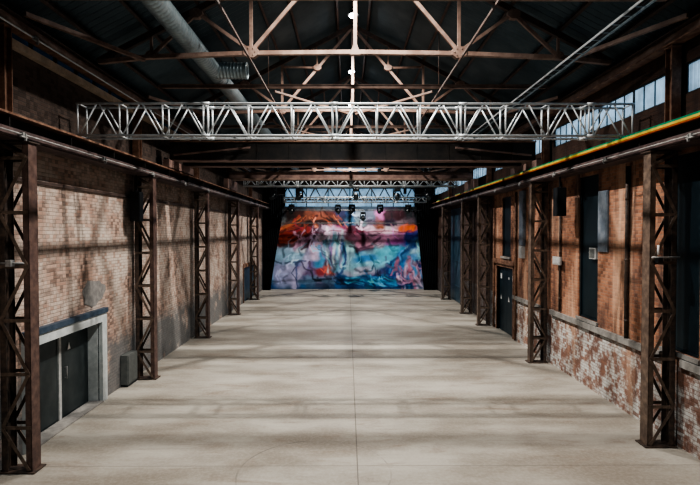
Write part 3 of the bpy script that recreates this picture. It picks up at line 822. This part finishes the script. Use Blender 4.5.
def backdrop():
    X0, X1, Z1, YB = -6.45, 6.3, 6.45, 39.2
    NX, NZ = 420, 220
    xs = np.linspace(X0, X1, NX+1); zs = np.linspace(.01, Z1, NZ+1)
    XX, ZZ = np.meshgrid(xs, zs)
    # picture coordinates: u 0..1 from 268 to 425, v 0 (top, y=209) .. 1 (y=290)
    PX = (XX-CX)*F/YB+VPX; PY = VPY-(ZZ-CZ)*F/YB
    u = (PX-265)*4.118; v = (PY-200)*4.118         # 0..700 , 0..412 painter's grid
    rng = np.random.RandomState(5)
    def vnoise(px, py, s, seed):
        g = np.random.RandomState(seed).rand(64,64)
        a, b = px/s, py/s
        i, j = np.floor(a).astype(int), np.floor(b).astype(int); fa, fb = a-i, b-j
        fa, fb = fa*fa*(3-2*fa), fb*fb*(3-2*fb)
        G = lambda p,q: g[p%64, q%64]
        return (G(i,j)*(1-fa)+G(i+1,j)*fa)*(1-fb)+(G(i,j+1)*(1-fa)+G(i+1,j+1)*fa)*fb
    def fbm(px, py, s, seed):
        return sum(vnoise(px,py,s/2**k,seed+k)/2**k for k in range(4))/1.875
    wu = u+26*(fbm(u,v,70,1)-.5)+9*(fbm(u,v,18,11)-.5); wv = v+26*(fbm(u,v,70,21)-.5)+9*(fbm(u,v,18,31)-.5)
    img = np.zeros(u.shape+(3,)); base = np.array((.02,.09,.20)); img[:] = base
    def srgb(c): c = np.array(c)/255.; return np.where(c < .04045, c/12.92, ((c+.055)/1.055)**2.4)
    def blob(cx, cy, rx, ry, rot, col, soft=.35, al=1.0):
        a = math.radians(rot); dx, dy = wu-cx, wv-cy
        p = (dx*math.cos(a)+dy*math.sin(a))/rx; q = (-dx*math.sin(a)+dy*math.cos(a))/ry
        d = np.sqrt(p*p+q*q); m = np.clip((1+soft-d)/(2*soft), 0, 1); m = m*m*(3-2*m)*al
        img[:] = img*(1-m[...,None])+srgb(col)*m[...,None]
    def stroke(pts, wd, col, al=1.0, soft=.5):
        m = np.zeros(u.shape)
        for (ax,ay),(bx,by) in zip(pts[:-1], pts[1:]):
            ex, ey = bx-ax, by-ay; L2 = ex*ex+ey*ey
            t = np.clip(((wu-ax)*ex+(wv-ay)*ey)/L2, 0, 1)
            d = np.hypot(wu-ax-t*ex, wv-ay-t*ey)/wd
            m = np.maximum(m, np.clip((1+soft-d)/(2*soft), 0, 1))
        m = m*al; img[:] = img*(1-m[...,None])+srgb(col)*m[...,None]
    rowsy = [206,215,222,229,236,243,250,257,264,271,278,287,292]
    grid = """
202830 202830 28303a 30303a 404a54 505a64 485260 404a58 384858 405060 485868 4a5464 443e54 383e48 303438 202428
181c1c 3c3c41 3c2823 50281e 8c5541 965a46 6e3c32 3c3c5f 1e3c64 96a5b4 6e788c c878b4 5a3c46 5a323c 3c3c41 141818
2a2a2a 6e6e6e 46281e 553723 3c3228 462823 3c2d2d 3c4664 507896 788c96 645a6e 785050 3c2846 8c7882 78646e 202030
784028 a05032 963c1e 962832 963c46 6e4650 be96b4 a0466e 783c50 6e3250 c8aabe 965a3c c8bec8 be828c dc6e1e 643c5a
783c20 aa461e be5028 a06e82 966e82 8c7882 beaac3 aa96b4 aa6478 be7896 5a323c d796be dca0cd d28cc8 463c96 1e3c82
6e4a46 82463c 8c6e78 beaabe 6e4650 bea0aa 7896b4 8cbec8 a0bec8 965a6e be8ca0 c8bed2 b482c8 9650b4 2864be 6eaac8
8296a5 96a5b9 96afc8 b4becd 463c46 96a5be 826e96 5a96b4 96c8d2 503250 5a3250 6ebed2 5abed2 3296c8 4682b4 96c8d7
78a0be 8cb4cd 6ea5c3 82a5be 9696b4 5a96be 3c3250 96bed2 8caabe 3c8cbe 3c82be 50bed2 46a0c8 2864b4 5096c8 6eaac3
7896b4 9696be 96aac3 6e78a5 786ea0 468cb4 6e4650 6e82a0 7896b4 6ea0c3 96aac3 8c96b4 326eaa 3282be aaaac3 966e8c
78a0b4 9696be a096b9 6e466e 78648c 963c46 be6e64 325a8c 9696b4 9696b4 827896 5a5082 3c508c 6e6496 aa6e8c a0788c
5096be 8282b4 9682a5 3c466e 6e82a0 827896 6e7896 145082 286496 286e96 285a82 323c6e 50508c 3278b4 7878aa 6e6482
1e5082 3c5a82 32506e 1e6496 3c5a78 46506e 3c506e 145082 0a4678 145082 145a78 143c6e 14508c 286ea0 285082 828ca0
1a4670 304a6a 2a4460 1a5888 344e68 3e4860 344860 10466e 083c68 104670 104e68 103460 10467a 226090 224670 707a8c
"""
    gc = np.array([[[int(c[k:k+2],16)/255. for k in (0,2,4)] for c in ln.split()] for ln in grid.split('\n') if ln.strip()])
    gc = np.where(gc < .04045, gc/12.92, ((gc+.055)/1.055)**2.4)
    wx = PX + 5.0*(fbm(PX,PY,11,1)-.5) + 3.4*(fbm(PX,PY,4,11)-.5); wy = PY + 5.0*(fbm(PX,PY,11,21)-.5) + 3.4*(fbm(PX,PY,4,31)-.5)
    gx = np.clip((wx-270)/10., 0, 14.999); gy = np.clip(np.interp(wy, rowsy, range(13)), 0, 11.999)
    ii, jj = gx.astype(int), gy.astype(int); fx, fy = gx-ii, gy-jj
    st = lambda f: np.clip((f-.5)*2.6+.5, 0, 1)
    fx, fy = st(fx)[...,None], st(fy)[...,None]
    img[:] = (gc[jj,ii]*(1-fx)+gc[jj,ii+1]*fx)*(1-fy)+(gc[jj+1,ii]*(1-fx)+gc[jj+1,ii+1]*fx)*fy
    # broad flowing shapes
    blob(80,235,66,34,4,(140,172,196),.3,.8); blob(82,315,58,48,0,(150,156,190),.25,.8); stroke([(196,205),(165,260),(140,310),(118,360)],15,(168,164,196),.85)
    stroke([(214,128),(203,180),(208,240)],17,(186,166,192),.85); stroke([(236,118),(276,128),(318,140)],15,(196,176,200),.8)
    stroke([(250,170),(262,230),(292,290)],9,(120,180,205),.85); stroke([(286,160),(310,220),(318,285)],10,(140,196,212),.8); stroke([(232,190),(240,240),(225,275)],8,(80,150,190),.8)
    blob(412,258,118,40,-10,(126,184,204),.35,.85); blob(505,222,66,26,-32,(86,184,208),.4,.85); blob(412,242,52,13,-5,(40,120,180),.5,.85); blob(385,292,70,15,-4,(176,172,196),.5,.8)
    stroke([(332,232),(345,270),(372,300)],12,(150,190,205),.7)
    stroke([(430,150),(480,168),(545,150)],20,(212,150,190),.85); stroke([(440,132),(500,136),(540,128)],9,(222,184,204),.85); blob(540,172,34,16,-15,(176,84,170),.5,.8)
    stroke([(345,150),(372,168),(384,192)],13,(186,130,160),.85); stroke([(395,196),(425,186),(438,160)],11,(190,140,165),.8); stroke([(402,140),(412,170),(408,185)],9,(60,22,44),.85)
    blob(572,118,22,11,0,(220,108,40),.4); stroke([(585,150),(615,190),(600,225)],10,(60,80,160),.8); blob(598,205,22,20,35,(160,205,222),.4,.85)
    stroke([(520,300),(560,240),(610,185)],8,(20,70,140),.85); stroke([(545,250),(590,225),(625,240)],9,(90,150,195),.75); stroke([(590,255),(615,300),(625,340)],8,(190,130,150),.7)
    stroke([(300,350),(380,330),(470,345),(560,355)],13,(20,86,140),.85); stroke([(430,335),(500,305),(540,330)],8,(40,120,170),.8); stroke([(140,345),(210,330),(290,345)],8,(96,130,160),.8)
    stroke([(60,175),(110,165),(170,130)],12,(196,84,38),.85); stroke([(70,150),(130,140),(180,115)],9,(150,50,40),.85); stroke([(60,190),(120,185),(160,160)],6,(90,40,40),.8); stroke([(130,195),(165,165),(195,130)],9,(150,100,130),.7)
    stroke([(150,75),(220,70),(300,80)],9,(150,90,66),.8); stroke([(130,100),(210,96),(310,98)],9,(74,44,36),.85)
    # folds and outlines
    W = (206,222,232); Dk = (18,34,66)
    for k in range(34):
        x0 = rng.uniform(520,645); y0 = rng.uniform(235,330); l = rng.uniform(25,70); a = rng.uniform(.9,2.1)
        stroke([(x0,y0),(x0-l*.4*math.cos(a),y0+l*.5),(x0-l*math.cos(a),y0+l)], rng.uniform(2,6), [(200,180,210),(70,150,200),(30,60,130),(190,120,150)][k%4], .75)
    for k in range(20):
        x0 = rng.uniform(300,520); y0 = rng.uniform(320,350)
        stroke([(x0,y0),(x0+30,y0+10*rng.randn()),(x0+70,y0+14)], rng.uniform(2,6), [(60,150,200),(14,50,110),(100,180,214)][k%3], .7)
    for k in range(22):
        x0 = rng.uniform(60,170); y0 = rng.uniform(95,175)
        stroke([(x0,y0),(x0+24,y0-14),(x0+50,y0-34)], rng.uniform(2,5), [(186,112,66),(100,34,40),(164,76,46),(60,30,36)][k%4], .75)
    for k in range(18):
        x0 = rng.uniform(235,330); y0 = rng.uniform(120,200)
        stroke([(x0,y0),(x0-4,y0+50),(x0+10+6*rng.randn(),y0+100)], rng.uniform(2,5), [W,(90,150,190),(150,120,170)][k%3], .55)
    for k in range(26):
        x0 = rng.uniform(140,330); y0 = rng.uniform(62,100)
        stroke([(x0,y0),(x0+12,y0+16)], rng.uniform(2,4), [(170,90,60),(60,34,40),(210,130,90)][k%3], .6)
    stroke([(40,256),(90,262),(150,258)],4,Dk,.6); stroke([(130,262),(128,366)],3,(60,80,130),.7)
    stroke([(190,160),(160,200),(185,190),(230,110)],5,(70,24,50),.8)
    stroke([(255,160),(270,240),(300,300),(330,345)],5,Dk,.6); stroke([(320,180),(330,260),(310,320)],4,(20,70,130),.8)
    stroke([(345,190),(385,205),(440,190),(470,160)],5,(70,30,60),.7); stroke([(330,330),(430,325),(500,280),(585,205)],5,(16,50,110),.6)
    stroke([(60,132),(200,130),(330,134),(640,130)],3,(120,20,50),.6); stroke([(200,335),(300,325),(340,350)],4,Dk,.7); stroke([(130,368),(640,362)],4,(20,70,110),.6)
    stroke([(225,290),(240,300),(262,270)],3,(230,110,80),.6)
    # short brush marks that follow a flowing field
    ang = 2*math.pi*1.3*fbm(u,v,120,131)
    for k in range(170):
        r_, c_ = rng.randint(8,NZ-20), rng.randint(6,NX-6)
        x0, y0, a = wu[r_,c_], wv[r_,c_], ang[r_,c_]; l = rng.uniform(10,34)
        f = (.34, .55, 1.35, 1.6)[k%4]; c0 = np.clip(img[r_,c_]*f+(.02 if f > 1 else 0), 0, .85)
        c8 = np.where(c0 < .0031308, c0*12.92, 1.055*c0**(1/2.4)-.055)*255
        stroke([(x0,y0),(x0+l*math.cos(a),y0+l*math.sin(a)),(x0+1.7*l*math.cos(a+.5),y0+1.7*l*math.sin(a+.5))], rng.uniform(1.6,5), tuple(c8), .7)
    # spray mottling
    img *= (.62+.76*fbm(u,v,20,51))[...,None]
    lum = img.mean(-1, keepdims=True); img = np.clip((lum+(img-lum)*.85), 0, 1); img = np.clip(1.5*img**1.22, 0, 1)
    verts = np.stack([XX.ravel(), np.full(XX.size, YB)+.02*np.sin(XX.ravel()*3), ZZ.ravel()], 1)
    idx = np.arange((NX+1)*(NZ+1)).reshape(NZ+1, NX+1)
    faces = np.stack([idx[:-1,:-1], idx[:-1,1:], idx[1:,1:], idx[1:,:-1]], -1).reshape(-1,4)
    me = bpy.data.meshes.new('painted_backdrop'); me.from_pydata(verts.tolist(), [], faces.tolist())
    at = me.color_attributes.new('paint', 'FLOAT_COLOR', 'POINT')
    at.data.foreach_set('color', np.concatenate([img.reshape(-1,3), np.ones((XX.size,1))], 1).astype(np.float32).ravel())
    t = NT('backdrop_paint'); a = t.n('ShaderNodeAttribute', attribute_name='paint')
    n = t.noise(t.obj(), 5, 6, .7)
    t.l(t.mix(t.math('MULTIPLY', t.ramp(n,.35,.75), .25), a.outputs[0], (.55,.62,.70), 'SOFT_LIGHT'), t.b.inputs['Base Color'])
    t.b.inputs['Roughness'].default_value = .8
    me.materials.append(t.m)
    o = bpy.data.objects.new('painted_backdrop', me); COL.objects.link(o)
    tag(o, 'huge painted backdrop of swirling blue, pink and orange shapes across the far end', 'backdrop', None, 'thing')
backdrop()

# ------------------------------------------------------------------ wall furniture
c = thing('electrical_cabinet', 'grey electrical cabinet on the floor beside the second whitewashed-side column', 'cabinet', (-6.6,14.8,0))
L(MB().box(-WX+.01,-6.53,14.46,15.12,.06,.92).build('body', M['cabinet'], c, bevel=.01))
cd = L(MB().box(-6.529,-6.515,14.49,15.09,.10,.89).build('door', M['cabinet'], c))
L(MB().box(-WX+.02,-6.54,14.48,15.10,.003,.059).build('plinth', M['black'], c))
MB().box(-6.514,-6.50,14.55,14.58,.45,.55).build('handle', M['black'], cd).matrix_parent_inverse = Matrix.Translation(c.location).inverted()
def speaker(x, y, z0, z1, label, sx):
    s = thing('hanging_speaker', label, 'speaker', (x,y,z0), 'hanging black loudspeakers')
    L(MB().box(x-.15,x+.15,y-.14,y+.14,z0,z1).build('cabinet', M['black'], s, bevel=.02))
    L(MB().box(x-.13,x+.13,y-.152,y-.141,z0+.03,z1-.03).build('grille', M['grille'], s))
    q = MB(); q.box(x-.02,x+.02,y-.02,y+.02,z1+.001,6.165); q.box(x-.02, x+.02, y-.12, y+.12, z1+.001, z1+.03)
    L(q.build('mount_bracket', M['black'], s))
speaker(6.27,15.3,4.97,5.83,'black loudspeaker hanging in front of the orange brick wall',1)
speaker(-6.47,15.03,4.80,5.68,'black loudspeaker hanging by the column above the electrical cabinet',-1)
# boxes on the right wall
def wallbox(name, cat, y0, y1, z0, z1, dep, mat, label, grille=False, x=WX-.004):
    b = thing(name, label, cat, (x,(y0+y1)/2,z0))
    L(MB().box(x-dep,x,y0,y1,z0,z1).build('casing', mat, b, bevel=.008))
    if grille:
        q = MB(); n = 7
        for i in range(n): z = z0+.05+(z1-z0-.1)*i/(n-1); q.box(x-dep-.012,x-dep-.001,y0+.04,y1-.04,z-.012,z+.012)
        L(q.build('grille', M['cabinet'], b))
    else: L(MB().box(x-dep-.012,x-dep-.001,y0+.04,y1-.04,z0+.04,z1-.04).build('cover', mat, b))
wallbox('vent_box', 'vent', 13.98,14.36,3.72,4.04,.10,M['greybox'],'small light grey grille box on the boarded tall window', True, WX+.07)
wallbox('switch_box', 'switch box', 16.0,16.55,3.42,3.68,.07,M['greybox'],'small grey switch box on the orange brick under the loudspeaker', False, WX-.105)
wallbox('switch_box_small', 'switch box', 17.55,17.8,3.0,3.28,.1,M['greybox'],'small white box on the brick behind the column before the navy door', False)
wallbox('trunking_cover_mount', 'panel', 13.32,13.82,3.95,5.6,.05,M['trunk'],'blue grey cover panel on the brick beside the boarded tall window')
wallbox('trunking_mount', 'trunking', 19.55,20.05,3.95,6.1,.10,M['trunk'],'tall pale blue grey trunking above the white box beside the navy door')
wallbox('junction_box_mount', 'box', 19.6,20.0,3.45,3.93,.12,M['greybox'],'white box under the pale trunking beside the navy door')
def drain(y, z0, z1, label, r=.045, mat='column_dark'):
    p = thing('wall_pipe_rail', label, 'pipe', (WX-.07,y,z0))
    L(MB().tube((WX-.055,y,z0),(WX-.055,y,z1), r, 10).build('pipe', M[mat], p))
    z = z0+.4
    while z < z1:
        L(MB().tube((WX-.055,y,z),(WX-.055,y,z+.06), r+.006, 10).build('bracket', M[mat], p)); z += 1.5
drain(16.25, 1.9, 6.1, 'dark vertical pipe on the brick behind the loudspeaker', .035)
drain(12.35, 1.87, 6.1, 'dark vertical pipe on the brick between the tall boarded window and the nearest column', .05)
drain(20.55, .03, 6.1, 'rusty vertical pipe on the brick just before the navy door', .045, 'rust')
drain(23.6, .03, 5.6, 'rusty vertical pipe on the brick just beyond the navy door', .045, 'rust')
p = thing('clamped_pipe', 'small clamped work light with white tube on the nearest orange-side column', 'lamp', (6.2,10.25,3.85))
L(MB().tube((6.18,10.27,4.02),(6.18,10.27,4.22), .022, 8).build('tube', M['white'], p))
L(MB().tube((6.05,10.27,3.97),(6.62,10.27,3.97), .018, 8).build('mount_pipe', M['pipe'], p))
L(MB().box(6.14,6.24,10.20,10.32,3.86,3.96).build('clamp', M['black'], p))
p = thing('clamped_pipe', 'small clamp and pipe on the near whitewashed-side column', 'clamp', (-6.3,9.2,3.85))
L(MB().tube((-6.6,9.2,3.92),(-6.10,9.2,3.92), .018, 8).build('mount_pipe', M['pipe'], p))
L(MB().box(-6.40,-6.30,9.14,9.26,3.86,3.98).build('clamp', M['pipe'], p))

# ------------------------------------------------------------------ world and colour
w = bpy.data.worlds.new('sky'); scene.world = w; w.use_nodes = True
nt = w.node_tree; bg = nt.nodes['Background']
bg.inputs[0].default_value = (.62,.80,1.0,1); bg.inputs[1].default_value = 2.2
scene.view_settings.view_transform = 'AgX'
scene.view_settings.look = 'AgX - High Contrast'
scene.view_settings.exposure = -0.02
vs_ = scene.view_settings; vs_.use_curve_mapping = True
cm = vs_.curve_mapping
cm.curves[0].points.new(.04,.0365); cm.curves[0].points.new(.3,.303); cm.curves[2].points.new(.04,.0425); cm.curves[2].points.new(.3,.298)
cm.update()
scene.cycles.use_denoising = True
scene.cycles.max_bounces = 6
scene.cycles.sample_clamp_indirect = 6
